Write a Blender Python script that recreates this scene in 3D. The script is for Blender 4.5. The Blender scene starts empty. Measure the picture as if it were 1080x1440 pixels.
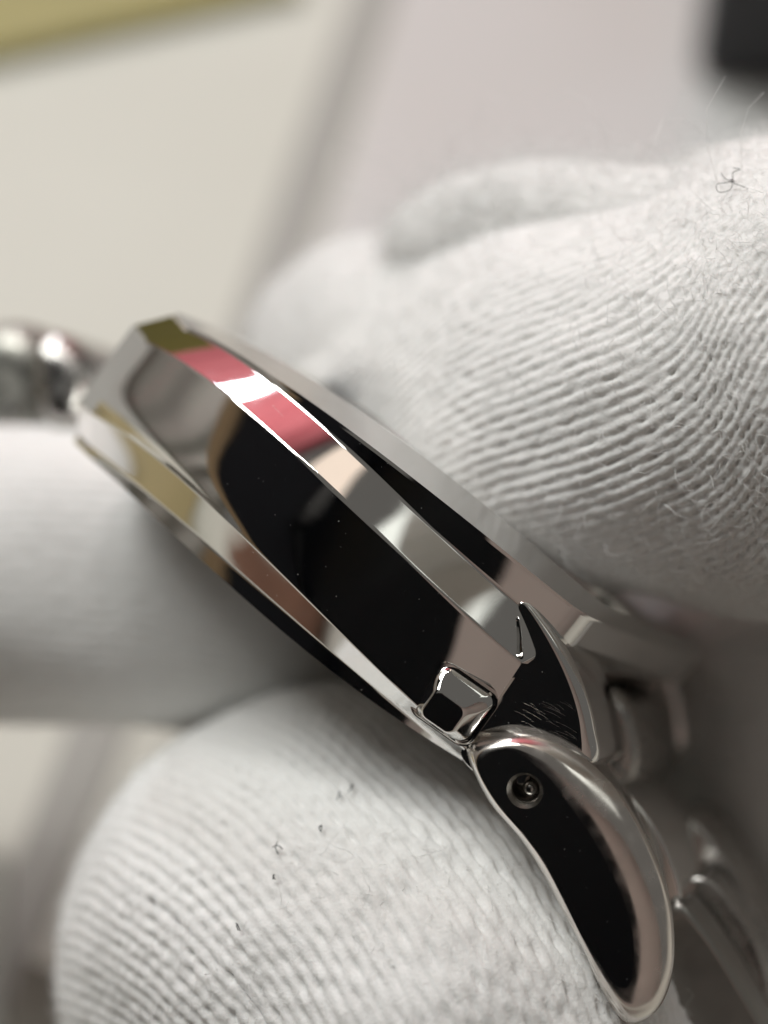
import bpy, bmesh, math, random
import numpy as np
from mathutils import Vector, Matrix

# one Blender unit is one centimetre
random.seed(4)
rng = np.random.default_rng(11)
S = bpy.context.scene
COL = S.collection
S.unit_settings.system = 'METRIC'
S.unit_settings.scale_length = 0.01

# ------------------------------------------------------------------ camera
PITCH = math.radians(55)
CAM = np.array([0.0, 0.0, 12.53])
RIGHT = np.array([1.0, 0.0, 0.0])
FWD = np.array([0.0, math.cos(PITCH), -math.sin(PITCH)])
UP = np.array([0.0, math.sin(PITCH), math.cos(PITCH)])
FOCUS = 7.98
cd = bpy.data.cameras.new('camera')
cam = bpy.data.objects.new('camera', cd)
COL.objects.link(cam)
cam.matrix_world = Matrix((
    (RIGHT[0], UP[0], -FWD[0], CAM[0]),
    (RIGHT[1], UP[1], -FWD[1], CAM[1]),
    (RIGHT[2], UP[2], -FWD[2], CAM[2]),
    (0, 0, 0, 1)))
cd.sensor_fit = 'HORIZONTAL'
cd.sensor_width = 36.0
cd.lens = 80.0
cd.clip_start = 0.05
cd.clip_end = 2000
cd.dof.use_dof = True
cd.dof.focus_distance = FOCUS
cd.dof.aperture_fstop = 0.19
S.camera = cam


def W(p):
    """camera-frame coordinates (right, up, distance) -> place coordinates"""
    p = np.asarray(p, float)
    return CAM + p[..., 0:1] * RIGHT + p[..., 1:2] * UP + p[..., 2:3] * FWD


def V(p):
    p = np.asarray(p, float)
    return p[..., 0:1] * RIGHT + p[..., 1:2] * UP + p[..., 2:3] * FWD


K = 2400.0


def px(u, v, d):
    return np.array([(u - 540) / K * d, (720 - v) / K * d, d])


def unit(a):
    a = np.asarray(a, float)
    return a / np.maximum(np.linalg.norm(a, axis=-1, keepdims=True), 1e-12)


# ------------------------------------------------------------------ light
S.view_settings.view_transform = 'Standard'
S.view_settings.look = 'None'
S.view_settings.gamma = 1.0
S.view_settings.exposure = -0.14
wd = bpy.data.worlds.new('World')
S.world = wd
wd.use_nodes = True
bg = wd.node_tree.nodes['Background']
bg.inputs[0].default_value = (0.90, 0.86, 0.80, 1)
bg.inputs[1].default_value = 0.15


def area(name, loc, aim, size, sizey, power, col, shape='RECTANGLE'):
    l = bpy.data.lights.new(name, 'AREA')
    l.shape = shape
    l.size, l.size_y, l.energy, l.color = size, sizey, power, col
    o = bpy.data.objects.new(name, l)
    o.location = loc
    o.rotation_euler = (Vector(aim) - Vector(loc)).to_track_quat('-Z', 'Y').to_euler()
    COL.objects.link(o)
    return o


area('lamp_light', (-9.5, 45, 31), (0, 5, 5), 5, 5, 4000, (0.80, 0.93, 1.0), 'DISK')
area('ceiling_panel', (-37, 42, 84), (0, 6, 5), 42, 38, 74000, (0.985, 1.0, 0.97))
area('added_facet_light_warm', (20, 50, 88), (0, 6, 5), 15, 15, 800, (1.0, 0.82, 0.68))  # added to put the warm beige patch into the upper facet's reflection
area('added_facet_light_pale', (63, 14, 95), (0, 6, 5), 44, 38, 6200, (0.97, 1.0, 0.93))  # added to put a pale patch into the upper facet and lug edge
area('added_curtain_fill', (-6, 40, 92), (-8, 84, 55), 20, 8, 38000, (1.0, 0.97, 0.94))  # added only to brighten the red curtain in the reflection
S.cycles.max_bounces = 10
S.cycles.glossy_bounces = 8
S.cycles.diffuse_bounces = 4
S.cycles.sample_clamp_indirect = 8.0


# ------------------------------------------------------------------ materials
def material(name, col, rough=0.5, metal=0.0, spec=0.5, **kw):
    m = bpy.data.materials.new(name)
    m.use_nodes = True
    b = m.node_tree.nodes['Principled BSDF']
    b.inputs['Base Color'].default_value = (*col, 1)
    b.inputs['Roughness'].default_value = rough
    b.inputs['Metallic'].default_value = metal
    b.inputs['Specular IOR Level'].default_value = spec
    for k, v in kw.items():
        b.inputs[k.replace('_', ' ')].default_value = v
    return m


def nodes(m):
    return m.node_tree.nodes, m.node_tree.links, m.node_tree.nodes['Principled BSDF']


def mottle(m, c0, c1, scale, detail=4, rough=None, bump=0.0, stretch=(1, 1, 1)):
    """base colour that wanders between two colours, with a fine relief"""
    n, l, b = nodes(m)
    tc = n.new('ShaderNodeTexCoord')
    mp = n.new('ShaderNodeMapping')
    mp.inputs['Scale'].default_value = stretch
    l.new(tc.outputs['Object'], mp.inputs[0])
    t = n.new('ShaderNodeTexNoise')
    t.inputs['Scale'].default_value = scale
    t.inputs['Detail'].default_value = detail
    l.new(mp.outputs[0], t.inputs['Vector'])
    r = n.new('ShaderNodeValToRGB')
    r.color_ramp.elements[0].color = (*c0, 1)
    r.color_ramp.elements[1].color = (*c1, 1)
    r.color_ramp.elements[0].position = 0.3
    r.color_ramp.elements[1].position = 0.7
    l.new(t.outputs[0], r.inputs[0])
    l.new(r.outputs[0], b.inputs['Base Color'])
    if bump:
        bm_ = n.new('ShaderNodeBump')
        bm_.inputs['Strength'].default_value = bump
        bm_.inputs['Distance'].default_value = 0.01
        l.new(t.outputs[0], bm_.inputs['Height'])
        l.new(bm_.outputs[0], b.inputs['Normal'])
    return m


def steel(name, col, rough, fine=0.0, var=0.5):
    """polished steel: faint wipe marks in the gloss and hair scratches"""
    m = material(name, col, rough, 1.0)
    n, l, b = nodes(m)
    tc = n.new('ShaderNodeTexCoord')
    t = n.new('ShaderNodeTexNoise')
    t.inputs['Scale'].default_value = 9
    t.inputs['Detail'].default_value = 8
    l.new(tc.outputs['Object'], t.inputs['Vector'])
    r = n.new('ShaderNodeMapRange')
    r.inputs['From Min'].default_value = 0.35
    r.inputs['From Max'].default_value = 0.75
    r.inputs['To Min'].default_value = rough * (1 - var * 0.8)
    r.inputs['To Max'].default_value = rough * (1 + var * 1.2)
    l.new(t.outputs[0], r.inputs['Value'])
    l.new(r.outputs[0], b.inputs['Roughness'])
    if fine:
        t2 = n.new('ShaderNodeTexNoise')
        t2.inputs['Scale'].default_value = 1.3
        t2.inputs['Detail'].default_value = 2
        l.new(tc.outputs['Object'], t2.inputs['Vector'])
        bp = n.new('ShaderNodeBump')
        bp.inputs['Strength'].default_value = fine
        bp.inputs['Distance'].default_value = 0.02
        l.new(t2.outputs[0], bp.inputs['Height'])
        l.new(bp.outputs[0], b.inputs['Normal'])
    return m


M = {}
M['steel'] = steel('polished_steel', (0.80, 0.79, 0.77), 0.048, 0.06)
M['bezel'] = steel('bezel_steel', (0.68, 0.675, 0.66), 0.24, var=0.08)
M['satin'] = steel('satin_steel', (0.46, 0.445, 0.425), 0.27)
M['dark_hole'] = material('hole_steel', (0.30, 0.28, 0.26), 0.3, 1.0)
M['brushed'] = steel('brushed_steel', (0.27, 0.265, 0.24), 0.42)
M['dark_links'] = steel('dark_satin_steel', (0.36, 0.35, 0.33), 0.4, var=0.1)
M['rim'] = steel('brushed_rim', (0.80, 0.76, 0.72), 0.2)
M['hole_steel'] = material('bored_steel', (0.5, 0.48, 0.45), 0.25, 1.0)
M['crystal'] = material('crystal', (0.02, 0.02, 0.025), 0.02, 0.0, 0.5)
M['knit'] = mottle(material('white_cotton', (0.8, 0.79, 0.77), 0.95, 0, 0.15, Sheen_Weight=0.2, Sheen_Roughness=0.5, Subsurface_Weight=0.55, Subsurface_Scale=0.035, Subsurface_Radius=(1.0, 0.95, 0.9)),
                   (0.77, 0.765, 0.75), (0.83, 0.825, 0.81), 55, detail=3, bump=0.5)
M['lining'] = material('cotton_lining', (0.74, 0.72, 0.69), 0.95, 0, 0.1)
M['fuzz'] = material('cotton_fuzz', (0.88, 0.88, 0.87), 0.8, 0, 0.2)
M['lint'] = material('black_lint', (0.045, 0.045, 0.05), 0.7)
M['desk'] = mottle(material('desk_mat', (0.6, 0.58, 0.5), 0.55, 0, 0.3), (0.555, 0.545, 0.485), (0.60, 0.59, 0.53), 0.22)
M['strip'] = material('grey_strip', (0.33, 0.32, 0.295), 0.6)
M['olive'] = mottle(material('olive_card', (0.35, 0.31, 0.09), 0.5), (0.26, 0.225, 0.06), (0.295, 0.255, 0.075), 0.5)
M['black'] = material('black_plastic', (0.012, 0.012, 0.015), 0.45)
M['phone'] = material('phone_black', (0.004, 0.005, 0.008), 0.25, 0, 0.15)
M['lens'] = material('lens_glass', (0.01, 0.01, 0.015), 0.05)
M['dull'] = material('dull_grey_brown', (0.2, 0.185, 0.15), 0.6)
M['mat'] = mottle(material('added_grey_mat', (0.3, 0.3, 0.28), 0.8), (0.24, 0.235, 0.22), (0.31, 0.31, 0.29), 0.08)
M['tray'] = material('pale_tray', (0.30, 0.30, 0.26), 0.5)
M['drape'] = mottle(material('added_drape_grey', (0.4, 0.4, 0.37), 0.9), (0.25, 0.24, 0.225), (0.33, 0.335, 0.305), 0.05)
M['wall'] = mottle(material('wall_paint', (0.5, 0.45, 0.4), 0.9), (0.42, 0.365, 0.33), (0.48, 0.425, 0.385), 0.03)
M['flap'] = material('added_flap_black', (0.019, 0.021, 0.028), 0.6, 0, 0.15)
M['red'] = mottle(material('red_cloth', (0.55, 0.06, 0.08), 0.8), (0.52, 0.13, 0.16), (0.64, 0.19, 0.22), 0.2)
M['paper'] = mottle(material('glossy_paper', (0.72, 0.70, 0.69), 0.28, 0, 0.5), (0.53, 0.515, 0.49), (0.555, 0.555, 0.55), 0.14)
M['brown'] = mottle(material('brown_leather', (0.2, 0.09, 0.05), 0.5), (0.11, 0.05, 0.03), (0.16, 0.08, 0.05), 1.0, bump=0.2)
M['folder'] = mottle(material('tan_folder', (0.3, 0.25, 0.12), 0.6), (0.27, 0.22, 0.10), (0.33, 0.27, 0.135), 0.4)
M['flap_tan'] = mottle(material('added_flap_tan', (0.3, 0.2, 0.11), 0.6), (0.44, 0.32, 0.19), (0.52, 0.39, 0.24), 0.4)


# ------------------------------------------------------------------ object helpers
def tag(o, label, cat, group=None, kind=None):
    if label:
        o['label'] = label
    if cat:
        o['category'] = cat
    if group:
        o['group'] = group
    if kind:
        o['kind'] = kind
    return o


def thing(name, loc, label, cat, group=None):
    o = bpy.data.objects.new(name, None)
    o.empty_display_size = 0.3
    o.location = [float(v) for v in loc]
    COL.objects.link(o)
    return tag(o, label, cat, group)


def mesh_obj(name, verts, faces, m, parent=None, smooth=True, normals=None, origin=None, flat_faces=()):
    """verts in place coordinates; stored relative to the parent (or to origin)"""
    verts = np.asarray(verts, float).reshape(-1, 3)
    base = np.array(parent.location) if parent else (np.zeros(3) if origin is None else np.asarray(origin, float))
    me = bpy.data.meshes.new(name)
    if isinstance(faces, np.ndarray):
        k = faces.shape[1]
        me.vertices.add(len(verts))
        me.vertices.foreach_set('co', (verts - base).astype(np.float32).ravel())
        me.loops.add(faces.size)
        me.loops.foreach_set('vertex_index', faces.astype(np.int32).ravel())
        me.polygons.add(len(faces))
        me.polygons.foreach_set('loop_start', np.arange(0, faces.size, k, dtype=np.int32))
        me.update(calc_edges=True)
    else:
        me.from_pydata([tuple(v) for v in (verts - base)], [], faces)
    if smooth:
        me.polygons.foreach_set('use_smooth', np.ones(len(me.polygons), bool))
        for f in flat_faces:
            me.polygons[f].use_smooth = False
    me.validate()
    if normals is not None:
        me.normals_split_custom_set_from_vertices([tuple(n) for n in normals])
    me.materials.append(m)
    o = bpy.data.objects.new(name, me)
    COL.objects.link(o)
    if parent:
        o.parent = parent
    else:
        o.location = [float(v) for v in base]
    return o


def catmull(P, n, closed=False):
    P = np.asarray(P, float)
    m = len(P)
    out = []
    segs = m if closed else m - 1
    for t in np.linspace(0, segs, n, endpoint=not closed):
        i = min(int(t), segs - 1)
        f = t - i
        if closed:
            a, b, c, d = (P[(i + k) % m] for k in (-1, 0, 1, 2))
        else:
            a, b, c, d = (P[min(max(i + k, 0), m - 1)] for k in (-1, 0, 1, 2))
        out.append(0.5 * (2 * b + (c - a) * f + (2 * a - 5 * b + 4 * c - d) * f * f + (3 * b - a - 3 * c + d) * f ** 3))
    return np.array(out)


def ray_plane(u, v, P0, n):
    d = np.array([(u - 540) / K, (720 - v) / K, 1.0])
    return d * (np.dot(P0, n) / np.dot(d, n))


def facing(P, target):
    """normal of a mirror at P (camera frame) that shows the camera what stands at target"""
    return unit(unit(-np.asarray(P)) + unit(np.asarray(target) - P))


def shell(rings, cap_front=True, cap_back=True):
    """closed rings (n points each) stitched into a skin"""
    n = len(rings[0])
    v = np.concatenate(rings)
    f = []
    for k in range(len(rings) - 1):
        for i in range(n):
            j = (i + 1) % n
            f.append((k * n + i, k * n + j, (k + 1) * n + j, (k + 1) * n + i))
    flats = []
    if cap_front:
        flats.append(len(f))
        f.append(tuple(range(n))[::-1])
    if cap_back:
        flats.append(len(f))
        b = (len(rings) - 1) * n
        f.append(tuple(range(b, b + n)))
    return v, f, flats


def fix_out(o):
    bm = bmesh.new()
    bm.from_mesh(o.data)
    bmesh.ops.recalc_face_normals(bm, faces=bm.faces[:])
    bm.to_mesh(o.data)
    bm.free()
    return o


def lofted_plate(name, inner, outer, back, depth, m, parent, drop, steps=7, hole=None, rim=None):
    """flat face bounded by `inner`, rounded over to `outer` (set back by drop), then walls of `depth` along `back` (camera frame)"""
    inner, outer, back = np.asarray(inner), np.asarray(outer), unit(back)
    rings = []
    for k in range(steps + 1):
        a = k / steps * math.pi / 2
        rings.append(inner + (outer - inner) * math.sin(a) + back * drop * (1 - math.cos(a)))
    rings.append(rings[-1] + back * depth * 0.5)
    rings.append(rings[-2] + back * (depth - drop))
    c = rings[-1].mean(0)
    rings.append(c + (rings[-1] - c) * 0.94 + back * 0.03)
    rings = [W(r) for r in rings]
    v, f, flats = shell(rings, cap_front=hole is None)
    o = mesh_obj(name, v, f, m, parent, flat_faces=flats)
    if hole is not None:
        n = len(inner)
        bm = bmesh.new()
        bm.from_mesh(o.data)
        bm.verts.ensure_lookup_table()
        base = np.array(parent.location)
        hv = [bm.verts.new(Vector(W(h) - base)) for h in hole]
        bm.verts.ensure_lookup_table()
        e = [bm.edges.get((bm.verts[i], bm.verts[(i + 1) % n])) for i in range(n)]
        e += [bm.edges.new((hv[i], hv[(i + 1) % len(hv)])) for i in range(len(hv))]
        r = bmesh.ops.triangle_fill(bm, use_beauty=True, use_dissolve=False, edges=e)
        for g in r['geom']:
            if isinstance(g, bmesh.types.BMFace):
                g.smooth = False
        bm.to_mesh(o.data)
        bm.free()
    if rim is not None:
        o.data.materials.append(rim)
        for q in o.data.polygons:
            q.material_index = 1 if q.use_smooth else 0
    return fix_out(o)


def box(name, mn, mx, m, parent=None, bevel=0.05, rot=None, seg=3, centre=None):
    """bevelled box; with rot (3x3) mn/mx are offsets from centre in the turned frame"""
    bm = bmesh.new()
    bmesh.ops.create_cube(bm, size=1)
    mn, mx = np.array(mn, float), np.array(mx, float)
    for q in bm.verts:
        p = (np.array(q.co) + 0.5) * (mx - mn) + mn
        if rot is not None:
            p = rot @ p
        if centre is not None:
            p = p + centre
        q.co = p
    if bevel:
        bmesh.ops.bevel(bm, geom=bm.edges[:], offset=bevel, segments=seg, profile=0.5, affect='EDGES', clamp_overlap=True)
    v = np.array([q.co[:] for q in bm.verts])
    bm.verts.index_update()
    f = [tuple(q.index for q in g.verts) for g in bm.faces]
    bm.free()
    o = mesh_obj(name, v, f, m, parent, smooth=False, origin=None if parent else v.mean(0))
    return fix_out(o)


# ------------------------------------------------------------------ the setting: desk
dk = mesh_obj('desk', [(-70, -25, 0), (70, -25, 0), (70, 95, 0), (-70, 95, 0), (-70, -25, -2.5), (70, -25, -2.5), (70, 95, -2.5), (-70, 95, -2.5)],
              [(0, 1, 2, 3), (7, 6, 5, 4), (0, 4, 5, 1), (1, 5, 6, 2), (2, 6, 7, 3), (3, 7, 4, 0)], M['desk'], smooth=False)
tag(dk, None, None, kind='structure')


def on_desk(u, v, z=0.0):
    d = W(np.array([(u - 540) / K, (720 - v) / K, 1.0])) - CAM
    return CAM + d * ((z - CAM[2]) / d[2])


# ------------------------------------------------------------------ the watch
WC = np.array([0.721, -0.613, -0.33])
WC = unit(WC)
WT = np.array([0.600, 0.786, -0.15])
WT = unit(WT - WC * np.dot(WT, WC))
WN = np.cross(WC, WT)
if WN[2] > 0:
    WN = -WN
HALF = 1.31
RIGHT_END = px(690, 992, 8.0)
WO = RIGHT_END - WC * HALF
RAD = 2.35

watch = thing('wristwatch', W(WO - WN * 1.8), 'polished steel wristwatch held edge-on between white gloved fingers', 'watch')


def arc(x, R=RAD):
    return np.sqrt(R * R - np.clip(np.asarray(x, float), -R * .98, R * .98) ** 2) - math.sqrt(R * R - HALF * HALF)


def on_arc(u, v, off):
    d = np.array([(u - 540) / K, (720 - v) / K, 1.0])
    lo, hi = 6.5, 12.0
    g = lambda t: (np.dot(d * t - WO, WN) - off - arc(np.dot(d * t - WO, WC)))
    for _ in range(60):
        mid = (lo + hi) / 2
        if g(mid) > 0:
            lo = mid
        else:
            hi = mid
    q = d * lo - WO
    return np.dot(q, WC), np.dot(q, WT)


EDGES = [  # from the back of the case to the bezel: outline points, how far the edge is set in, order of the fit
    ([(122, 642), (200, 717), (300, 805), (400, 893), (443, 928), (485, 962), (528, 995), (580, 1031), (652, 1070)], -0.16, 3),
    ([(128, 628), (220, 705), (280, 757), (350, 815), (400, 856), (443, 897), (485, 935), (549, 990), (600, 1028), (651, 1063)], -0.14, 3),
    ([(128, 580), (211, 636), (289, 700), (350, 762), (400, 815), (443, 858), (485, 896), (528, 934), (570, 970), (651, 1057)], 0.0, 3),
    ([(203, 480), (250, 503), (294, 532), (322, 557), (364, 594), (397, 624), (434, 656), (485, 705), (528, 745), (570, 783), (634, 845), (698, 905), (734, 932)], 0.0, 3),
    ([(262, 466), (308, 485), (373, 532), (412, 562), (447, 596), (492, 636), (530, 668), (579, 715), (655, 783), (722, 846)], -0.13, 3),
    ([(268, 462), (312, 482), (378, 527), (433, 564), (477, 596), (521, 629), (570, 665), (620, 705), (672, 745), (740, 800), (800, 850)], -0.125, 3),
    ([(300, 464), (350, 481), (406, 512), (447, 540), (492, 570), (560, 616), (615, 660), (690, 716), (745, 758), (845, 850)], -0.42, 3),
]
NS = 110
edge_pts = []
XB, TURN = 1.28, 0.26
TH0 = math.asin(XB / RAD)
for k, (pts, off, deg) in enumerate(EDGES):
    xz = np.array([on_arc(u, v, off) for u, v in pts])
    c = np.polyfit(xz[:, 0], xz[:, 1], deg)
    if k < 4:
        x = np.concatenate([np.linspace(xz[0, 0], xz[-1, 0], NS - 26), np.full(26, xz[-1, 0])])
        edge_pts.append(np.stack([x, arc(x) + off, np.polyval(c, x)], 1))
        continue
    # bezel and upper facet run on past the lug and turn in round the end of the case
    x = np.linspace(xz[0, 0], XB, NS - 26)
    near = np.stack([x, arc(x) + off, np.polyval(c, x)], 1)
    ph_ = np.linspace(0, math.radians(80) - TH0, 18)[1:]
    rr_ = TURN - off * 0.0
    bend = np.stack([XB + rr_ * (np.sin(TH0 + ph_) - math.sin(TH0)), near[-1, 1] - rr_ * (math.cos(TH0) - np.cos(TH0 + ph_)), np.full(17, near[-1, 2])], 1)
    run = np.linspace(0, 1, 10)[1:, None] * (bend[-1, 1] + 1.86) / math.sin(math.radians(80))
    tail = bend[-1] + run * np.array([[math.cos(math.radians(80)), -math.sin(math.radians(80)), 0.0]])
    edge_pts.append(np.concatenate([near, bend, tail]))


def LW(p):
    """watch-frame coordinates (along, out, dialwards) -> camera frame"""
    p = np.asarray(p, float)
    return WO + p[..., 0:1] * WC + p[..., 1:2] * WN + p[..., 2:3] * WT


def facet_band(e0, e1, rows=4):
    """points and normals of the ruled facet between two edges"""
    w = (e1 - e0)
    dx = np.gradient((e0 + e1) / 2, axis=0)
    n = unit(np.cross(dx, w))
    n = np.nan_to_num(n * np.sign(n[:, 1:2]))
    dead = np.where(np.linalg.norm(np.diff((e0 + e1) / 2, axis=0), axis=1) < 1e-7)[0]
    if len(dead):
        n[dead[0] - 1:] = n[dead[0] - 2]
    return n


FIL = 0.012
rows_p, rows_n = [], []
nf = len(edge_pts) - 1
norms = [facet_band(edge_pts[k], edge_pts[k + 1]) for k in range(nf)]
# the slope of the bezel shows from above: keep its normal on the outer side
for k in range(nf - 1):
    a, b = edge_pts[k], edge_pts[k + 1]
    w = b - a
    L = np.linalg.norm(w, axis=1, keepdims=True)
    f = np.minimum(FIL / np.maximum(L, 1e-6), 0.3)
    for t in ((0, 0.04, 0.09, 0.15, 0.22, 0.3, 0.4, 0.55, 0.7, 0.85, 1.0) if k == 2 else (0, 0.33, 0.67, 1.0)):
        q = f + (1 - 2 * f) * t
        pt = a + w * q
        nk = norms[k].copy()
        # hand-polished: no facet is quite flat, and the flank rolls over towards the back on its left half
        X, Zc = pt[:, 0], pt[:, 2]
        nk[:, 0] += 0.020 * np.sin(X * 3.1 + Zc * 6 + k) + 0.012 * np.sin(X * 7.3 - Zc * 11 + 2 * k)
        nk[:, 2] += 0.022 * np.sin(X * 2.3 + 1.3 * k) + 0.014 * np.sin(X * 5.7 - Zc * 9 + k)
        if k == 2:
            roll = (1 - t) ** 5 * np.clip((0.55 - X) / 1.0, 0, 1)
            nk[:, 2] -= 0.55 * roll
            pt[:, 1] -= 0.012 * roll
        rows_p.append(pt)
        rows_n.append(unit(nk))
    if k < nf - 2:
        n2 = unit(rows_n[-1] + norms[k + 1])
        rows_p.append(b - n2 * FIL * 0.25)
        rows_n.append(n2)
# close the case behind: over the top to the far side and under the back
top, bot = rows_p[-1], rows_p[0]
tn = np.tile([[0, 0.05, 1.0]], (NS, 1))


def far(p):
    q = p.copy()
    q[:, 1] = -3.7 - p[:, 1]
    return q


near_p = list(rows_p)
ring_rows = near_p + [far(r) for r in near_p[::-1]]
G = np.array(ring_rows)                      # rows x NS x 3
nr = len(G)
nn = len(near_p)
vid = lambda r, i: r * NS + i
faces = []
for r in range(nr):
    r2 = (r + 1) % nr
    for i in range(NS - 1):
        faces.append((vid(r, i), vid(r, i + 1), vid(r2, i + 1), vid(r2, i)))
# the sloping bezel that carries the crystal
a, b = edge_pts[-2] + np.array([0, -0.004, 0.004]), edge_pts[-1]
br = [a + (b - a) * t for t in np.linspace(0, 1, 5)]
br.append(b + np.array([0, -0.03, -0.004]))
br.append(b + np.array([0, -0.06, -0.05]))
bn_ = [norms[-1]] * 5 + [np.tile([[0, 0.1, 1.0]], (NS, 1))] * 2
bf = [(r * NS + i, r * NS + i + 1, (r + 1) * NS + i + 1, (r + 1) * NS + i) for r in range(6) for i in range(NS - 1)]
bq = np.array(bn_).reshape(-1, 3)
mesh_obj('bezel', W(LW(np.array(br).reshape(-1, 3))), bf, M['bezel'], watch, normals=V(unit(bq[:, 0:1] * WC + bq[:, 1:2] * WN + bq[:, 2:3] * WT)))
# end chamfer and end wall on the left, plain wall on the right
vv = [LW(G.reshape(-1, 3))]
allv = np.concatenate(vv)
NRM = np.array(rows_n + [r * np.array([1, -1, 1]) for r in rows_n[::-1]]).reshape(-1, 3)
NRMC = NRM[:, 0:1] * WC + NRM[:, 1:2] * WN + NRM[:, 2:3] * WT
case = mesh_obj('case', W(allv), faces, M['steel'], watch, normals=V(unit(NRMC)))

# left end: the corner facet that turns away, then the end wall
prof = G[:nn, 0]
mid = prof.mean(0)
off_l = np.array([-0.20, -0.16, 0.0])
prof2 = prof + off_l
prof2[:, 2] = mid[2] + (prof2[:, 2] - mid[2]) * 1.04 - 0.02
farp = far(prof[::-1])
prof3 = far(prof2[::-1])
loopA = np.concatenate([prof, farp])
loopB = np.concatenate([prof2, prof3])
n = len(loopA)
f = [(i, (i + 1) % n, n + (i + 1) % n, n + i) for i in range(n)] + [tuple(range(n, 2 * n))]
endp = mesh_obj('end_facet', W(LW(np.concatenate([loopA, loopB]))), f, M['steel'], watch, smooth=False)
fix_out(endp)
# right end wall
prof = G[:20, -1]
loopA = np.concatenate([prof, far(prof[::-1])])
endr = mesh_obj('end_wall', W(LW(loopA + np.array([0.0, 0, 0]))), [tuple(range(len(loopA)))], M['steel'], watch, smooth=False)


# crystal and case back: turned discs about the watch axis
def disc(name, r, z0, z1, m, edge=0.05):
    cx, cy = 0.05, -1.85
    prof_ = [(r, z0), (r, z0 + (z1 - z0) * .5), (r - edge * .3, z1 - (z1 - z0) * .15), (r - edge, z1), (r * .5, z1), (0.02, z1)]
    A = np.linspace(0, 2 * math.pi, 72, endpoint=False)
    rings = [W(LW(np.stack([cx + q * np.cos(A), cy + q * np.sin(A), np.full(72, zz)], 1))) for q, zz in prof_]
    v, f, fl = shell(rings, cap_front=True, cap_back=True)
    return fix_out(mesh_obj(name, v, f, m, watch))


ztop = float(edge_pts[-1][:, 2].mean())
zbot = float(edge_pts[0][:, 2].mean())
disc('crystal', 1.12, ztop - 0.2, ztop - 0.12, M['crystal'])
disc('case_back', 1.45, zbot + 0.05, zbot - 0.08, M['satin'])

# the lug at the right end: flat dark-mirroring cheek with a rounded outer edge
LP = px(700, 985, 8.04)
LNRM = facing(LP, (-1.6, -2.6, 0))
lug_in = [(648, 1058), (668, 1030), (690, 996), (712, 962), (731, 931), (735, 912), (731, 885), (729, 862), (733, 850), (741, 855),
          (758, 880), (778, 915), (796, 953), (809, 990), (816, 1025), (816, 1065), (800, 1085), (760, 1100), (710, 1100), (670, 1085)]
lug_out = [(646, 1059), (666, 1029), (688, 995), (710, 961), (730, 929), (732, 910), (727, 884), (724, 860), (728, 842), (745, 845),
           (768, 873), (791, 908), (810, 946), (825, 985), (834, 1024), (838, 1068), (805, 1092), (760, 1106), (706, 1106), (664, 1088)]
ci = catmull([ray_plane(u, v, LP, LNRM) for u, v in lug_in], 120, True)
co = catmull([ray_plane(u, v, LP, LNRM) for u, v in lug_out], 120, True)
lug = lofted_plate('lug', ci, co, -WN, 0.55, M['steel'], watch, 0.07)
lug2 = lug.copy()
COL.objects.link(lug2)
lug2.parent = watch
lug2.location = Vector(V(-WN * 2.35))

# small scooped notch where the upper facet dies into the lug
sc = [(716, 905), (717, 888), (722, 872), (729, 868), (733, 885), (735, 905), (736, 925), (729, 926), (721, 918)]
SP = px(727, 900, 7.97)
sn = unit(LNRM + np.array([-0.5, 0.25, 0.0]))
so = catmull([ray_plane(u, v, SP, sn) for u, v in sc], 40, True)
cen = so.mean(0)
rings = [so, cen + (so - cen) * 0.88 - sn * -0.004, cen + (so - cen) * 0.72 + sn * -0.02, cen + (so - cen) * 0.4 + sn * -0.05, cen + (so - cen) * 0.05 + sn * -0.06]
v, f, fl = shell([W(r) for r in rings], cap_front=False, cap_back=True)
notch = mesh_obj('scoop', v, f, M['steel'], watch)

# the little chamfered stud near the lug
BP = px(640, 992, 7.95)
bn = unit(WN * 0.97 + WC * 0.30 - WT * 0.18)
bx = unit(WC - bn * np.dot(WC, bn))
by = np.cross(bn, bx)
by = by if np.dot(by, WT) > 0 else -by


def rrect(hx, hy, r, n=10):
    out = []
    for cx_, cy_, a0 in ((hx - r, hy - r, 0), (-hx + r, hy - r, 90), (-hx + r, -hy + r, 180), (hx - r, -hy + r, 270)):
        for k in range(n):
            a = math.radians(a0 + 90 * k / (n - 1))
            out.append((cx_ + r * math.cos(a), cy_ + r * math.sin(a)))
    return np.array(out)


rings = []
for hx, hy, r, h in ((0.172, 0.160, 0.06, 0.030), (0.166, 0.154, 0.06, 0.024), (0.160, 0.148, 0.06, -0.02), (0.156, 0.144, 0.06, 0.01), (0.152, 0.140, 0.06, 0.032), (0.140, 0.129, 0.058, 0.052), (0.120, 0.108, 0.05, 0.074),
                     (0.098, 0.086, 0.042, 0.096), (0.090, 0.078, 0.038, 0.106), (0.080, 0.068, 0.032, 0.110)):
    q = rrect(hx, hy, r)
    sh = max(h - 0.01, 0) / 0.1
    rings.append(BP + (q[:, 0:1] - 0.028 * sh) * bx + (q[:, 1:2] - 0.042 * sh) * by + bn * (h - 0.05))
v, f, fl = shell([W(r) for r in rings[::-1]], True, False)
stud = mesh_obj('release_stud', v, f, M['steel'], watch, flat_faces=fl)
fix_out(stud)


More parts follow.
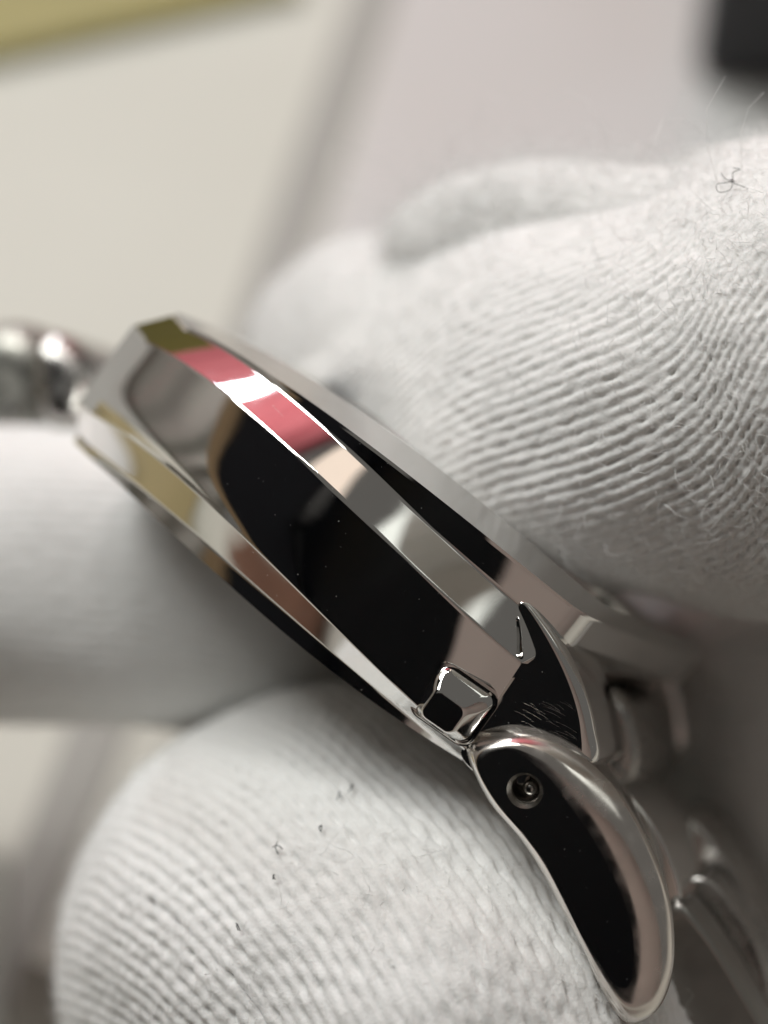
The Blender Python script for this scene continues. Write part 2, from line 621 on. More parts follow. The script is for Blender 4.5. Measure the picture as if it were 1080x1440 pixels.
# ------------------------------------------------------------------ bracelet links (they hinge on the watch: its parts)
KP = px(790, 1200, 7.86)
KN = facing(KP, (-2.4, -5.0, 0))
lin = [(673, 1079), (680, 1065), (700, 1055), (723, 1056), (752, 1076), (777, 1099), (801, 1133), (831, 1175), (857, 1221), (879, 1271), (890, 1315),
       (891, 1358), (885, 1384), (876, 1389), (862, 1382), (839, 1348), (816, 1311), (793, 1264), (765, 1209), (737, 1172), (705, 1135), (682, 1102)]
lout = [(656, 1066), (668, 1047), (697, 1037), (728, 1034), (768, 1043), (804, 1061), (839, 1088), (874, 1123), (901, 1163), (924, 1209), (943, 1258),
        (954, 1310), (954, 1380), (932, 1438), (888, 1458), (850, 1410), (826, 1356), (795, 1297), (762, 1236), (731, 1188), (693, 1144), (672, 1107)]
ci = catmull([ray_plane(u, v, KP, KN) for u, v in lin], 132, True)
co = catmull([ray_plane(u, v, KP, KN) for u, v in lout], 132, True)
hc = ray_plane(738, 1112, KP, KN)
kx = unit(np.cross(KN, [0, 1, 0]))
ky = np.cross(KN, kx)
A = np.linspace(0, 2 * math.pi, 32, endpoint=False)
circ = lambda r, z: hc + r * (np.cos(A)[:, None] * kx + np.sin(A)[:, None] * ky) + KN * z
link = lofted_plate('bracelet_link', ci, co, -KN + np.array([-0.22, 0.05, 0.0]), 0.62, M['steel'], watch, 0.16, steps=9, hole=circ(0.085, 0), rim=M['rim'])
rings = [circ(0.085, 0), circ(0.082, -0.005), circ(0.071, -0.022), circ(0.066, -0.03), circ(0.064, -0.06), circ(0.062, -0.22)]
v, f, fl = shell([W(r) for r in rings], False, True)
hole = mesh_obj('pin_hole', v, f, M['hole_steel'], link)
hole.location = link.location
hole.data.transform(Matrix.Translation(Vector(np.array(watch.location) * 0)))


def ball(name, c, r, m, parent, base):
    bm = bmesh.new()
    bmesh.ops.create_uvsphere(bm, u_segments=16, v_segments=10, radius=r)
    v = np.array([q.co[:] for q in bm.verts]) + W(c)
    f = [tuple(q.index for q in g.verts) for g in bm.faces]
    bm.free()
    o = mesh_obj(name, v - base, f, m, None)
    o.parent = parent
    return o


hole.data.transform(Matrix.Translation(Vector(-np.array(watch.location))))
ball('pin', hc - KN * 0.10 + kx * 0.012 + ky * 0.012, 0.04, M['satin'], link, np.array(watch.location))


def prism_link(name, pts, depth_at, nrm, thick, m, r=0.06, back=None, n=72):
    P0 = px(*pts[0], depth_at)
    o2 = catmull([ray_plane(u, v, P0, nrm) for u, v in pts], n, True)
    c = o2.mean(0)
    i2 = c + (o2 - c) * (1 - r / np.linalg.norm(o2 - c, axis=1).mean())
    return lofted_plate(name, i2, o2, -WN if back is None else back, thick, m, watch, r, steps=5)


# centre links between the two rows of outer links, and the next row down
side_n = facing(px(880, 1150, 8.8), (-2.0, -4.0, 0))
prism_link('bracelet_link', [(800, 1000), (822, 965), (850, 958), (878, 985), (893, 1030), (896, 1075), (880, 1105), (840, 1110), (805, 1080)], 8.9, side_n, 1.1, M['satin'], 0.10)
prism_link('bracelet_link', [(800, 1095), (838, 1088), (880, 1112), (918, 1158), (942, 1205), (958, 1262), (950, 1320), (910, 1330), (860, 1260), (815, 1170)], 8.55, side_n, 1.1, M['steel'], 0.03)
prism_link('bracelet_link', [(925, 1160), (960, 1140), (1005, 1185), (1050, 1260), (1095, 1350), (1130, 1460), (1100, 1520), (1035, 1430), (975, 1320), (935, 1240)], 9.3, side_n, 0.8, M['satin'], 0.06)
prism_link('bracelet_link', [(962, 1245), (998, 1237), (1036, 1284), (1064, 1336), (1085, 1407), (1100, 1500), (1060, 1500), (1010, 1410), (972, 1325)], 8.8, side_n, 0.35, M['satin'], 0.022)
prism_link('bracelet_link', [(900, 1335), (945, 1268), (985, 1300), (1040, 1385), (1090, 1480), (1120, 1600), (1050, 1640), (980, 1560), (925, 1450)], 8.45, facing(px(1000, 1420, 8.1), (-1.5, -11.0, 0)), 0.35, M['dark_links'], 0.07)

# left end of the bracelet, dropping away behind the case
left_n = unit(np.array([-0.15, 0.12, -0.95]))
prism_link('bracelet_link', [(40, 470), (70, 462), (100, 482), (122, 515), (124, 555), (108, 592), (78, 606), (52, 588), (40, 540)], 10.3, left_n, 1.2, M['satin'], 0.16, back=-WN)
prism_link('bracelet_link', [(-110, 520), (-60, 470), (-10, 448), (35, 455), (62, 485), (66, 540), (52, 590), (20, 615), (-40, 620), (-100, 590)], 10.7, left_n, 1.6, M['brushed'], 0.2, back=-WN)


# ------------------------------------------------------------------ the gloved hand
class Finger:
    """a bent, tapering tube: spine points (pixel column, pixel row, distance, radius), closed at the first point"""

    def __init__(self, pts, flat=1.0, twist=0.0, wales=70):
        P = np.array([[*px(u, v, d), r] for u, v, d, r in pts])
        N = 400
        L = catmull(P, N)
        kern = np.hanning(61)
        kern /= kern.sum()
        pad = np.concatenate([2 * L[:1] - L[30:0:-1], L, 2 * L[-1:] - L[-2:-32:-1]])
        L = np.stack([np.convolve(pad[:, q], kern, 'valid') for q in range(4)], 1)
        self.c, self.r = W(L[:, :3]), L[:, 3]
        seg = np.linalg.norm(np.diff(self.c, axis=0), axis=1)
        self.s = np.concatenate([[0], np.cumsum(seg)])
        # round tip: the radius follows a half ellipse over the first stretch
        tl = self.r[0] * 0.9
        k = np.clip(self.s / (tl * 1.6), 0, 1)
        self.r = self.r * np.sqrt(np.clip(1 - (1 - k) ** 2.2, 0.0004, 1))
        t = unit(np.gradient(self.c, axis=0))
        a = np.zeros_like(t)
        a[0] = unit(np.cross(t[0], FWD))
        for i in range(1, N):
            q = a[i - 1] - t[i] * np.dot(a[i - 1], t[i])
            a[i] = unit(q)
        self.t, self.a, self.b = t, a, np.cross(t, a)
        self.len, self.flat, self.wales, self.twist = self.s[-1], flat, wales, twist

    def at(self, u, s):
        """surface point and outward normal at angle u (turns) and arc length s"""
        u, s = np.asarray(u, float), np.asarray(s, float)
        u = u + self.twist * s
        f = lambda q: np.stack([np.interp(s, self.s, q[:, k]) for k in range(3)], -1)
        c, a, b, t = f(self.c), f(self.a), f(self.b), f(self.t)
        r = np.interp(s, self.s, self.r)
        dr = np.interp(s, self.s, np.gradient(self.r, self.s))
        wob = 1 + 0.018 * np.sin(2 * math.pi * u * 3 + s * 2.3) + 0.012 * np.sin(2 * math.pi * u * 5 - s * 3.7 + 1.0)
        ca, sa = np.cos(2 * math.pi * u)[..., None], np.sin(2 * math.pi * u)[..., None]
        rad = ca * a + sa * b * self.flat
        n = unit(ca * a + sa * b / self.flat - t * np.clip(dr, -3, 3)[..., None])
        return c + rad * (r * wob)[..., None], n

    def skin(self, nu=64, nv=90, shrink=0.0):
        sv = self.len * np.linspace(0, 1, nv) ** 1.3
        uu, ss = np.meshgrid(np.arange(nu) / nu, sv)
        p, n = self.at(uu, ss)
        p = p - n * shrink
        return [p[k] for k in range(nv)]


def seen(p, n, lim=-0.35, margin=90):
    d = p - CAM
    z = d @ FWD
    u = 540 + K * (d @ RIGHT) / z
    v = 720 - K * (d @ UP) / z
    face = -(n * unit(d)).sum(-1)
    return (u > -margin) & (u < 1080 + margin) & (v > -margin) & (v < 1440 + margin) & (face > lim)


def tubes(paths, radii, sides):
    """paths: n x k x 3 -> one mesh of thin tubes"""
    n, k, _ = paths.shape
    t = np.gradient(paths, axis=1)
    t = unit(t + 1e-12)
    ref = np.where(np.abs(t[..., 2:3]) > 0.9, np.array([1.0, 0, 0]), np.array([0, 0, 1.0]))
    a = unit(np.cross(t, ref))
    b = np.cross(t, a)
    ang = np.arange(sides) * 2 * math.pi / sides
    rad = np.broadcast_to(np.asarray(radii, float), (n, k))[..., None, None]
    v = paths[:, :, None, :] + rad * (np.cos(ang)[:, None] * a[:, :, None, :] + np.sin(ang)[:, None] * b[:, :, None, :])
    base = np.arange(n)[:, None, None] * (k * sides) + np.arange(k - 1)[None, :, None] * sides
    i = np.arange(sides)
    j = (i + 1) % sides
    f = np.stack([base + i, base + j, base + sides + j, base + sides + i], -1).reshape(-1, 4)
    return v.reshape(-1, 3), f


class Noise:
    """smooth value noise on a lattice of random numbers"""

    def __init__(self, seed, n=64):
        self.g = np.random.default_rng(seed).normal(0, 0.5, (n, n, n))
        self.n = n

    def __call__(self, p):
        p = np.asarray(p, float)
        i = np.floor(p).astype(int)
        f = p - i
        f = f * f * (3 - 2 * f)
        out = 0
        for dx in (0, 1):
            for dy in (0, 1):
                for dz in (0, 1):
                    w = (f[..., 0] if dx else 1 - f[..., 0]) * (f[..., 1] if dy else 1 - f[..., 1]) * (f[..., 2] if dz else 1 - f[..., 2])
                    out = out + w * self.g[(i[..., 0] + dx) % self.n, (i[..., 1] + dy) % self.n, (i[..., 2] + dz) % self.n]
        return out


NZ = [Noise(k) for k in range(6)]
CELL = np.random.default_rng(77).random((256, 512))


def folds(p):
    """slack in the fabric: broad soft folds"""
    return 0.055 * NZ[0](p * 0.9) + 0.035 * NZ[1](p * 2.1) + 0.014 * NZ[2](p * 5.0)


def knit(fg, name, parent, course=0.056, step=0.0108, relief=0.016):
    """the knitted face as relief: wale ridges, slanting legs, a small opening between stitches"""
    ns = int(fg.len / step)
    nu = int(2 * math.pi * fg.r.max() / step)
    uu, ss = np.meshgrid(np.arange(nu + 1) / nu, np.linspace(0.003, fg.len - 0.02, ns))
    p, n = fg.at(uu, ss)
    ok = seen(p, n, -0.75, 420)
    # keep only the faces that can be seen
    q = ok[:-1, :-1] & ok[1:, :-1] & ok[:-1, 1:] & ok[1:, 1:]
    r_, c_ = np.nonzero(q)
    used = np.zeros(ok.shape, bool)
    for a, b in ((0, 0), (1, 0), (0, 1), (1, 1)):
        used[r_ + a, c_ + b] = True
    idx = -np.ones(ok.shape, int)
    idx[used] = np.arange(used.sum())
    faces = np.stack([idx[r_, c_], idx[r_, c_ + 1], idx[r_ + 1, c_ + 1], idx[r_ + 1, c_]], 1)
    P, N, U, Sx = p[used], n[used], uu[used], ss[used]
    wa = U * fg.wales + 0.24 * NZ[3](P * 3.0) + 0.08 * NZ[4](P * 13.0)
    wb = Sx / course + 0.55 * NZ[5](P * 2.6) + 0.16 * NZ[2](P * 12.0)
    ia = np.floor(wa).astype(int)
    fa = wa - ia - 0.5                                     # 0 on the ridge of the wale
    ridge = np.cos(fa * math.pi) ** 1.5
    leg = 0.5 + 0.5 * np.cos(2 * math.pi * (wb + 0.55 * np.abs(fa)))
    # openings sit in the furrows, staggered from furrow to furrow
    jf = np.round(wa).astype(int)
    df = wa - jf
    bb = wb + 0.5 * (jf % 2)
    jb = np.floor(bb).astype(int)
    db = bb - jb - 0.5
    c1 = CELL[jf % 256, jb % 512]
    c2 = CELL[(ia * 7) % 256, np.floor(wb).astype(int) % 512]
    pit = np.exp(-(df / 0.22) ** 2 - (db / 0.25) ** 2) * (0.2 + 1.1 * c1 ** 1.4)
    # the fabric lies slack and felted where it faces up, stretched and open lower down
    slack = np.clip(1.0 - 1.05 * np.clip(N @ UP, 0, 1) - 0.35 * NZ[0](P * 3.0), 0.18, 1.0)
    thin = np.clip(np.interp(Sx, fg.s, fg.r) / 0.7, 0.25, 1) * np.clip(0.4 + 0.3 * Sx, 0.4, 1)
    worn = np.clip(0.62 + 0.55 * NZ[3](P * 1.7 + 9.0) + 0.35 * NZ[0](P * 6.0), 0.15, 1.15)
    h = relief * thin * (slack if fg is thumb else 1.0) * ((0.42 if fg is index else 0.72) * worn * ridge + 0.42 * leg * (0.4 + 0.6 * ridge) * (0.6 + 0.8 * c2) - (2.2 if fg is index else 1.9) * pit)
    h += (0.007 * NZ[1](P * 26.0) + 0.005 * NZ[4](P * 55.0)) * (0.4 if fg is middle else 1.0)
    P = P + N * (h + folds(P) * (0.25 if fg is middle else 1.0))[:, None]
    o = mesh_obj(name, P, faces, M['knit'], parent)
    o['kind'] = 'stuff'
    return len(faces)


def fibres(fg, count, lmin, lmax, lift=0.7, lim=-0.45, s0=0.0, s1=None, r=(0.0007, 0.0013)):
    s1 = fg.len if s1 is None else s1
    u, s = rng.random(count), s0 + (s1 - s0) * rng.random(count)
    p, n = fg.at(u, s)
    ok = seen(p, n, lim, 60)
    u, s, p, n = u[ok], s[ok], p[ok], n[ok]
    m = len(u)
    p = p + n * (folds(p) - 0.006)[:, None]
    d = unit(np.cross(n, rng.normal(0, 1, (m, 3))))
    e = np.cross(n, d)
    L = lmin + (lmax - lmin) * rng.random((m, 1)) ** 2
    k = 5
    q = np.linspace(0, 1, k)
    h = lift * rng.random((m, 1))
    cu = rng.normal(0, 0.55, (m, 1))
    P = p[:, None, :] + n[:, None, :] * (0.012 + L * h * np.sin(q * math.pi * 0.72))[..., None] \
        + d[:, None, :] * (L * q)[..., None] + e[:, None, :] * (L * cu * q * q)[..., None]
    P[:, 1:] += rng.normal(0, 0.006, (m, k - 1, 3))
    rr = (r[0] + (r[1] - r[0]) * rng.random((m, 1))) * np.linspace(1.1, 0.7, k)[None, :]
    return P, rr


thumb = Finger([(380, 470, 11.6, 0.58), (540, 500, 10.95, 0.78), (700, 555, 10.15, 0.94), (850, 565, 9.35, 1.05), (1080, 540, 9.1, 1.28), (1380, 450, 8.6, 1.25), (1750, 150, 7.4, 1.45), (1950, -450, 5.6, 1.7)], wales=112, twist=-0.10)
fold = Finger([(555, 362, 10.2, 0.17), (625, 326, 9.95, 0.24), (720, 306, 9.65, 0.27), (830, 312, 9.3, 0.31), (930, 335, 9.05, 0.38), (1080, 370, 8.9, 0.6), (1250, 380, 8.8, 0.7)], wales=26, twist=0.03)
index = Finger([(285, 1480, 11.2, 1.22), (430, 1345, 9.95, 1.47), (560, 1365, 9.15, 1.36), (680, 1530, 8.85, 1.16), (830, 1800, 9.4, 1.15), (1250, 2050, 11.2, 1.5), (1600, 1900, 11.5, 1.5)], wales=122, twist=0.03)
middle = Finger([(-420, 800, 11.2, 0.8), (-250, 800, 11.0, 0.9), (50, 805, 10.6, 0.92), (320, 830, 10.7, 0.92), (620, 930, 11.3, 0.95), (950, 1150, 12.0, 1.1), (1400, 1600, 12.6, 1.3)], wales=84)

hand = thing('gloved_hand', W(px(1250, 1250, 11.0)), 'hand in white knitted cotton glove pinching the steel watch between thumb and fingers', 'gloved hand')
# the glove itself: one continuous skin
bm = bmesh.new()
base = np.array(hand.location)
palm = Finger([(1250, 600, 11.4, 1.2), (1330, 900, 11.7, 1.9), (1400, 1400, 12.0, 2.3), (1600, 1900, 12.2, 2.4)], wales=60)
web = Finger([(860, 1000, 11.9, 1.0), (1020, 980, 11.6, 1.4), (1250, 950, 11.2, 1.7), (1500, 900, 11.0, 1.7), (1800, 800, 10.8, 1.7)], wales=60)
thumb_root = Finger([(1200, 430, 9.3, 1.0), (1500, 500, 10.0, 1.4), (1650, 900, 11.2, 1.9), (1700, 1300, 12.0, 2.2)], wales=60)
ring_finger = Finger([(690, 1230, 12.4, 1.1), (900, 1290, 12.0, 1.35), (1150, 1400, 11.8, 1.5), (1500, 1550, 12.0, 1.6)], wales=70)
for fg in (thumb, fold, index, middle, palm, web, thumb_root, ring_finger):
    rings = fg.skin(shrink=0.07)
    v, f, fl = shell(rings, True, True)
    bv = [bm.verts.new(Vector(p - base)) for p in v]
    for q in f:
        bm.faces.new([bv[i] for i in q])
me = bpy.data.meshes.new('glove')
bmesh.ops.recalc_face_normals(bm, faces=bm.faces[:])
bm.to_mesh(me)
bm.free()
glove = bpy.data.objects.new('glove', me)
COL.objects.link(glove)
glove.parent = hand
rm = glove.modifiers.new('skin', 'REMESH')
rm.mode = 'VOXEL'
rm.voxel_size = 0.08
sm = glove.modifiers.new('smooth', 'SMOOTH')
sm.factor, sm.iterations = 0.5, 4
bpy.context.view_layer.update()
dg = bpy.context.evaluated_depsgraph_get()
me2 = bpy.data.meshes.new_from_object(glove.evaluated_get(dg))
glove.modifiers.clear()
glove.data = me2
me2.name = 'glove'
me2.materials.clear()
me2.materials.append(M['lining'])
me2.polygons.foreach_set('use_smooth', np.ones(len(me2.polygons), bool))

for fg, nm in ((thumb, 'thumb_knit'), (fold, 'seam_knit'), (index, 'index_finger_knit'), (middle, 'middle_finger_knit')):
    knit(fg, nm, hand, relief={'middle_finger_knit': 0.006, 'index_finger_knit': 0.0135}.get(nm, 0.0095), step={'middle_finger_knit': 0.024, 'seam_knit': 0.013}.get(nm, 0.0115))
knit(web, 'palm_knit', hand, relief=0.008, step=0.024)
knit(ring_finger, 'ring_finger_knit', hand, relief=0.008, step=0.024)
FP = [fibres(thumb, 34000, 0.03, 0.15), fibres(index, 28000, 0.03, 0.14), fibres(fold, 6000, 0.05, 0.26), fibres(middle, 2500, 0.04, 0.2),
      fibres(thumb, 200, 0.10, 0.26, 0.8, r=(0.0009, 0.0016)), fibres(index, 160, 0.12, 0.3, 0.6, r=(0.001, 0.002)), fibres(fold, 420, 0.15, 0.5, 1.1, r=(0.001, 0.002))]
v, f = tubes(np.concatenate([a for a, b in FP]), np.concatenate([b for a, b in FP]), 3)
fz = mesh_obj('cotton_fuzz', v, f, M['fuzz'], hand)
fz['kind'] = 'stuff'

# ------------------------------------------------------------------ lint caught on the glove
def on_finger(fg, u, v):
    """the point of the finger's surface that lies behind this spot of the picture"""
    uu, ss = np.meshgrid(np.linspace(0, 1, 240), np.linspace(0.02, fg.len * 0.98, 260))
    p, n = fg.at(uu, ss)
    d = p - CAM
    z = d @ FWD
    e = (540 + K * (d @ RIGHT) / z - u) ** 2 + (720 - K * (d @ UP) / z - v) ** 2
    e = e + np.where((n * unit(d)).sum(-1) > 0, 1e9, 0)
    k = np.unravel_index(np.argmin(e), e.shape)
    return p[k] + n[k] * folds(p[k]), n[k]


def lint(c, n, curls, r, label, group=None, name='lint_fibre'):
    a = unit(np.cross(n, FWD))
    b = np.cross(n, a)
    P = np.array([[c + n * (0.03 + q[2]) + a * q[0] + b * q[1] for q in catmull(np.array(cv) * (0.85 if r < 0.002 else 1), 16)] for cv in curls])
    v, f = tubes(P, r, 5)
    return tag(mesh_obj(name, v, f, M['lint'], None, origin=c), label, 'lint', group)

c, n = on_finger(thumb, 1034, 266)

fold_p, fold_n = on_finger(fold, 1034, 266)
if np.dot(fold_p - CAM, FWD) < np.dot(c - CAM, FWD):
    c, n = fold_p, fold_n
n = unit(n - 1.6 * FWD)
lint(c, n, [[(-0.05, 0.09, 0.02), (-0.02, 0.05, 0.03), (0.0, 0.01, 0.02), (0.01, -0.03, 0.02)],
            [(0.0, 0.0, 0.02), (0.05, 0.04, 0.04), (0.11, 0.02, 0.05), (0.09, -0.03, 0.04), (0.03, -0.01, 0.03), (0.0, 0.0, 0.03)],
            [(0.0, 0.0, 0.02), (-0.03, -0.05, 0.02), (-0.07, -0.04, 0.03), (-0.05, -0.08, 0.01)],
            [(0.01, 0.0, 0.02), (0.03, -0.05, 0.03), (0.02, -0.09, 0.01)],
            [(-0.01, 0.01, 0.03), (0.01, -0.01, 0.04), (-0.01, -0.015, 0.02), (0.012, 0.005, 0.03)]], 0.0017,
     'small tangled dark lint fibre caught near the top edge of the white glove')
for u, v, a, lb in ((402, 1203, 0.062, 'largest dark lint speck, alone in the middle of the lower gloved finger'),
                    (497, 1113, 0.045, 'forked dark lint speck highest on the lower finger, nearest the case edge'),
                    (485, 1124, 0.052, 'short slanting dark lint speck just beneath the highest one'),
                    (397, 1236, 0.024, 'small round dark speck directly under the largest lint speck'),
                    (448, 1166, 0.036, 'small dark speck halfway between the highest and the largest lint specks'),
                    (343, 1308, 0.04, 'lowest dark lint speck on the paler left side of the lower finger')):
    c, n = on_finger(index, u, v)
    w = rng.normal(0, 0.35, 4)
    lint(c, n, [[(0, -a / 2, 0.0), (a * w[0], 0, 0.02), (a * 0.3, a / 2, 0.0)], [(a * w[1], -a * .3, 0.0), (0, 0, 0.02), (a * w[2], a * .4, 0.01)]], 0.0026,
         lb, 'dark lint specks on the lower finger', 'lint_speck')

# ------------------------------------------------------------------ what lies on the desk
def desk_quad(name, pts, h, m, bevel=0.0):
    """flat piece with these picture corners on the desk, h thick"""
    P = np.array([on_desk(u, v, 0.002) for u, v in pts])
    n = len(P)
    T = P + np.array([0, 0, h])
    v = np.concatenate([P, T])
    f = [tuple(range(n, 2 * n))] + [(i, (i + 1) % n, n + (i + 1) % n, n + i) for i in range(n)] + [tuple(range(n))[::-1]]
    o = mesh_obj(name, v, f, m, smooth=False, origin=P.mean(0))
    return fix_out(o)


tag(desk_quad('flat_strip', [(535, -120), (592, -120), (395, 480), (150, 1100), (-30, 1520), (-95, 1520), (85, 1050), (318, 480)], 0.03, M['strip']),
    'flat grey strip lying slantwise across the pale desk behind the watch', 'strip')
tag(desk_quad('glossy_sheet', [(606, -150), (1300, -250), (1300, 420), (418, 470)], 0.02, M['paper']),
    'pale glossy sheet lying on the desk behind the glove', 'paper sheet')
A0, A1 = on_desk(-60, 108), on_desk(430, -4)
ax = unit(A1 - A0)
ay = np.array([-ax[1], ax[0], 0])
rot = np.stack([ax, ay, [0, 0, 1]], 1)
tag(box('card_box', (-2.5, 0, 0.003), (np.linalg.norm(A1 - A0), 6.0, 0.2), M['olive'], bevel=0.12, rot=rot, centre=A0),
    'olive yellow box standing on the desk at the upper left', 'box')
B0 = on_desk(972, 118)
rot = np.array([[0.985, 0.17, 0], [-0.17, 0.985, 0], [0, 0, 1.0]])
tag(box('black_case', (0, 0, 0.024), (8, 9, 2.4), M['black'], bevel=0.2, rot=rot, centre=B0),
    'black plastic case at the upper right corner of the desk', 'case')
tag(desk_quad('card_block', [(42, 1368), (112, 1398), (130, 1500), (10, 1500)], 0.35, M['dull']),
    'small dull brown block on the desk below the lowest finger', 'block')
tag(desk_quad('metal_tray', [(-80, 1185), (10, 1205), (6, 1500), (-80, 1500)], 0.08, M['tray']),
    'dull tray edge on the desk at the lower left', 'tray')
tag(box('standin_olive_crate', (-24, 46, 0.003), (-11, 54, 13), M['olive'], bevel=0.3, rot=np.eye(3), centre=np.zeros(3)),
    'olive yellow crate added out of view, standing in for the box mirrored at the left case corner', 'crate')  # added unseen, supplies the olive reflection that the flat box is too low for
tag(box('added_grey_mat', (-68, 13, 0.003), (-11, 84, 0.4), M['mat'], bevel=0.1, rot=np.eye(3), centre=np.zeros(3)),
    'wide dark grey mat added out of view at the far left of the desk', 'mat')  # added unseen, greys the bright desk mirrored in the flank and end facet
tag(box('tan_folder', (-17, 3.5, 0.003), (-9.2, 12.6, 0.8), M['folder'], bevel=0.1, rot=np.eye(3), centre=np.zeros(3)),
    'tan card folder lying on the desk left of the watch', 'folder')

tag(box('added_brown_pad', (-11, 0.8, 0.003), (-5.6, 2.2, 0.5), M['brown'], bevel=0.1, rot=np.eye(3), centre=np.zeros(3)),
    'brown leather pad added out of view on the desk, mirrored in the lower case edge', 'pad')  # added unseen, puts the brown ribbon into the lower facet's reflection

# ------------------------------------------------------------------ the phone that takes the picture, mirrored black in the case
rotc = np.stack([RIGHT, UP, FWD], 1)
ph = thing('smartphone', CAM + V(np.array([-3.3, -6.0, -0.5])), 'black smartphone mirrored in the polished watch case, with an added dark flap', 'phone')
box('phone_body', (-7.0, -13.6, -0.98), (0.45, 1.1, -0.16), M['phone'], ph, bevel=0.3, rot=rotc, centre=CAM)
A = np.linspace(0, 2 * math.pi, 40, endpoint=False)
ring = lambda r, z: CAM + V(np.stack([r * np.cos(A), r * np.sin(A), np.full(40, z)], 1))
v, f, fl = shell([ring(0.42, -0.18), ring(0.42, -0.09), ring(0.38, -0.07), ring(0.31, -0.07), ring(0.30, -0.10)], False, True)
fix_out(mesh_obj('lens', v, f, M['lens'], ph))
hd = unit(np.array([-1.7, 0.0, 5.6]))
ht = np.cross([0, 1.0, 0], hd)
rotf = np.stack([V(hd), V(np.array([0, 1.0, 0])), V(ht)], 1)
hc_ = CAM + V(np.array([-7.15, 0, -0.55]))
box('added_dark_flap', (0, -13.6, -0.12), (5.3, 7.5, 0.12), M['flap'], ph, bevel=0.1, rot=rotf, centre=hc_)  # added flap, stands in for the photographer's dark clothing in the reflection
box('added_tan_edge', (5.31, -13.6, -0.13), (6.0, 7.5, 0.13), M['flap_tan'], ph, bevel=0.1, rot=rotf, centre=hc_)  # added strip, makes the tan stripe beside the black reflection

# ------------------------------------------------------------------ beyond the desk: red curtain and the desk lamp (mirrored in the bevel)
cx = np.linspace(-50, 34, 160)
cz = np.linspace(0.02, 130, 12)
X, Z = np.meshgrid(cx, cz)
Y = 84 + 1.8 * np.sin(X * 0.55 + 0.5 * np.sin(X * 0.21)) * (0.6 + 0.4 * Z / 130)
v = np.stack([X, Y, Z], -1).reshape(-1, 3)
f = [(r * 160 + i, r * 160 + i + 1, (r + 1) * 160 + i + 1, (r + 1) * 160 + i) for r in range(11) for i in range(159)]
cur = mesh_obj('curtain', v, f, M['red'], origin=(-8, 84, 0))
so_ = cur.modifiers.new('cloth', 'SOLIDIFY')
so_.thickness = 0.15
tag(cur, 'red pleated curtain beyond the desk, mirrored along the watch edge', 'curtain')


# drape added for soft streaks, and the wall behind the camera, mirrored in the flank
dy = np.linspace(-14, 90, 200)
dz = np.linspace(0, 75, 10)
Yd, Zd = np.meshgrid(dy, dz)
Xd = -62 + 2.2 * np.sin(Yd * 0.42 + 0.8 * np.sin(Yd * 0.13)) * (0.5 + 0.5 * Zd / 75) + Yd * 0.05
v = np.stack([Xd, Yd, Zd], -1).reshape(-1, 3)
f = [(r * 200 + i, r * 200 + i + 1, (r + 1) * 200 + i + 1, (r + 1) * 200 + i) for r in range(9) for i in range(199)]
dr = mesh_obj('drape', v, f, M['drape'], origin=(-62, 38, 0))
m_ = dr.modifiers.new('cloth', 'SOLIDIFY')
m_.thickness = 0.2
tag(dr, 'grey pleated drape added out of view left of the desk, mirrored in the case flank', 'drape')
wl = box('wall', (-60, -73, -40), (90, -70, 130), M['wall'], bevel=0, rot=np.eye(3), centre=np.zeros(3))
tag(wl, 'plain warm beige wall behind the phone, mirrored near the lug', 'wall')

# ------------------------------------------------------------------ wear on the steel: hair scratches on the lug, dust on the flat faces
def on_case(u, v):
    """nearest steel along this line of sight, and its normal"""
    d = W(np.array([(u - 540) / K, (720 - v) / K, 1.0])) - CAM
    hit, loc, nrm, fi, ob, _ = S.ray_cast(dgx, Vector(CAM), Vector(d))
    return (np.array(loc), np.array(nrm)) if hit and ob.parent in (watch, link) else (None, None)


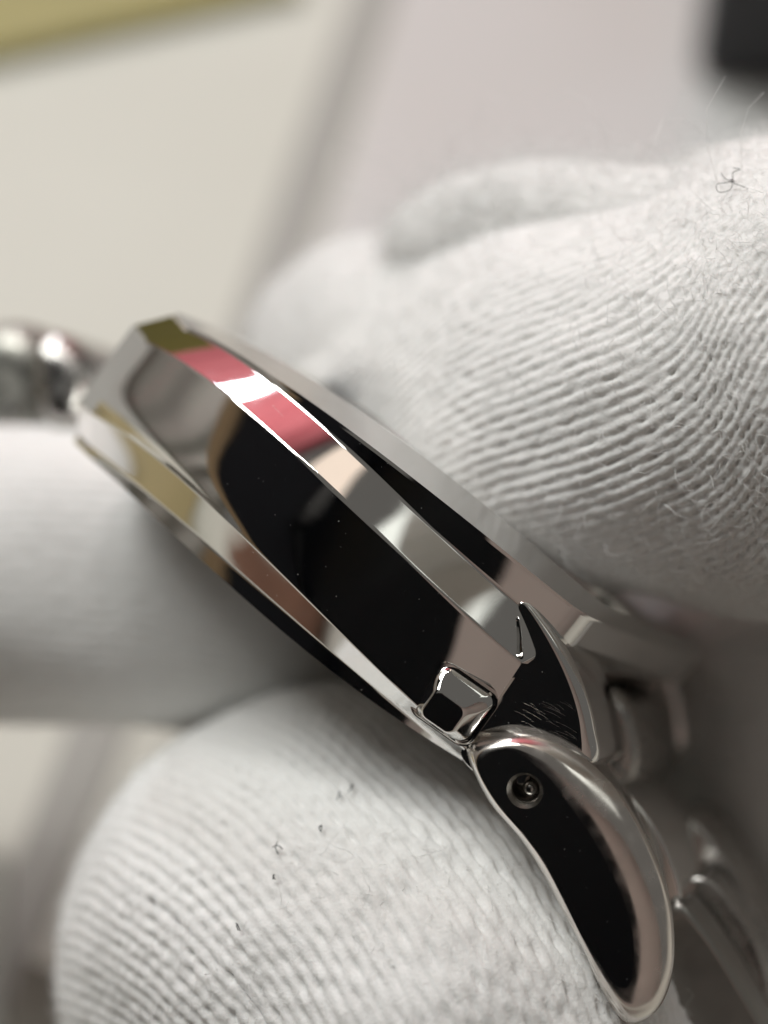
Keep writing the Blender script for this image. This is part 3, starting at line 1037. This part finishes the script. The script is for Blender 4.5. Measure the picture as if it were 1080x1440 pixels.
bpy.context.view_layer.update()
dgx = bpy.context.evaluated_depsgraph_get()
marks, rads = [], []
for k in range(24):
    u0, v0 = rng.uniform(722, 796), rng.uniform(985, 1030)
    L = rng.uniform(10, 34)
    sl = 0.32 + rng.normal(0, 0.05)
    pts_ = []
    for q in np.linspace(0, 1, 6):
        c, n = on_case(u0 + L * q, v0 + L * q * sl + 5 * q * q)
        if c is None:
            break
        pts_.append(c + (CAM - c) / 8 * 0.002)
    if len(pts_) == 6:
        marks.append(pts_)
        rads.append(rng.uniform(0.0001, 0.0003))
for k in range(3):
    u0, v0 = rng.uniform(150, 700), rng.uniform(500, 980)
    L, a = rng.uniform(5, 30), rng.uniform(0.2, 1.3)
    pts_ = []
    for q in np.linspace(0, 1, 6):
        c, n = on_case(u0 + L * q * math.cos(a), v0 + L * q * math.sin(a))
        if c is None:
            break
        pts_.append(c + (CAM - c) / 8 * 0.0008)
    if len(pts_) == 6 and np.ptp(np.array(pts_) @ FWD) < 0.12:
        marks.append(pts_)
        rads.append(rng.uniform(0.0002, 0.0004))
v, f = tubes(np.array(marks), np.array(rads)[:, None], 4)
o = mesh_obj('hair_scratches', v, f, M['satin'], watch)
o['kind'] = 'stuff'
dv, df_ = [], []
for k in range(230):
    if k < 140:
        u0, v0 = rng.uniform(300, 680), rng.uniform(560, 1000)
    else:
        u0, v0 = rng.uniform(660, 900), rng.uniform(880, 1390)
    c, n = on_case(u0, v0)
    if c is None:
        continue
    r = 0.0005 + 0.0013 * rng.random() ** 3
    e = rng.normal(0, 1, (6, 3))
    o6 = np.array([[1, 0, 0], [-1, 0, 0], [0, 1, 0], [0, -1, 0], [0, 0, 1], [0, 0, -1]], float) * (1 + 0.3 * e) * r
    b0 = len(dv)
    dv += list(c + n * r * 0.5 + o6)
    df_ += [(b0 + i, b0 + j, b0 + l) for i, j, l in ((0, 2, 4), (2, 1, 4), (1, 3, 4), (3, 0, 4), (2, 0, 5), (1, 2, 5), (3, 1, 5), (0, 3, 5))]
o = mesh_obj('dust', dv, df_, M['fuzz'], watch)
o['kind'] = 'stuff'
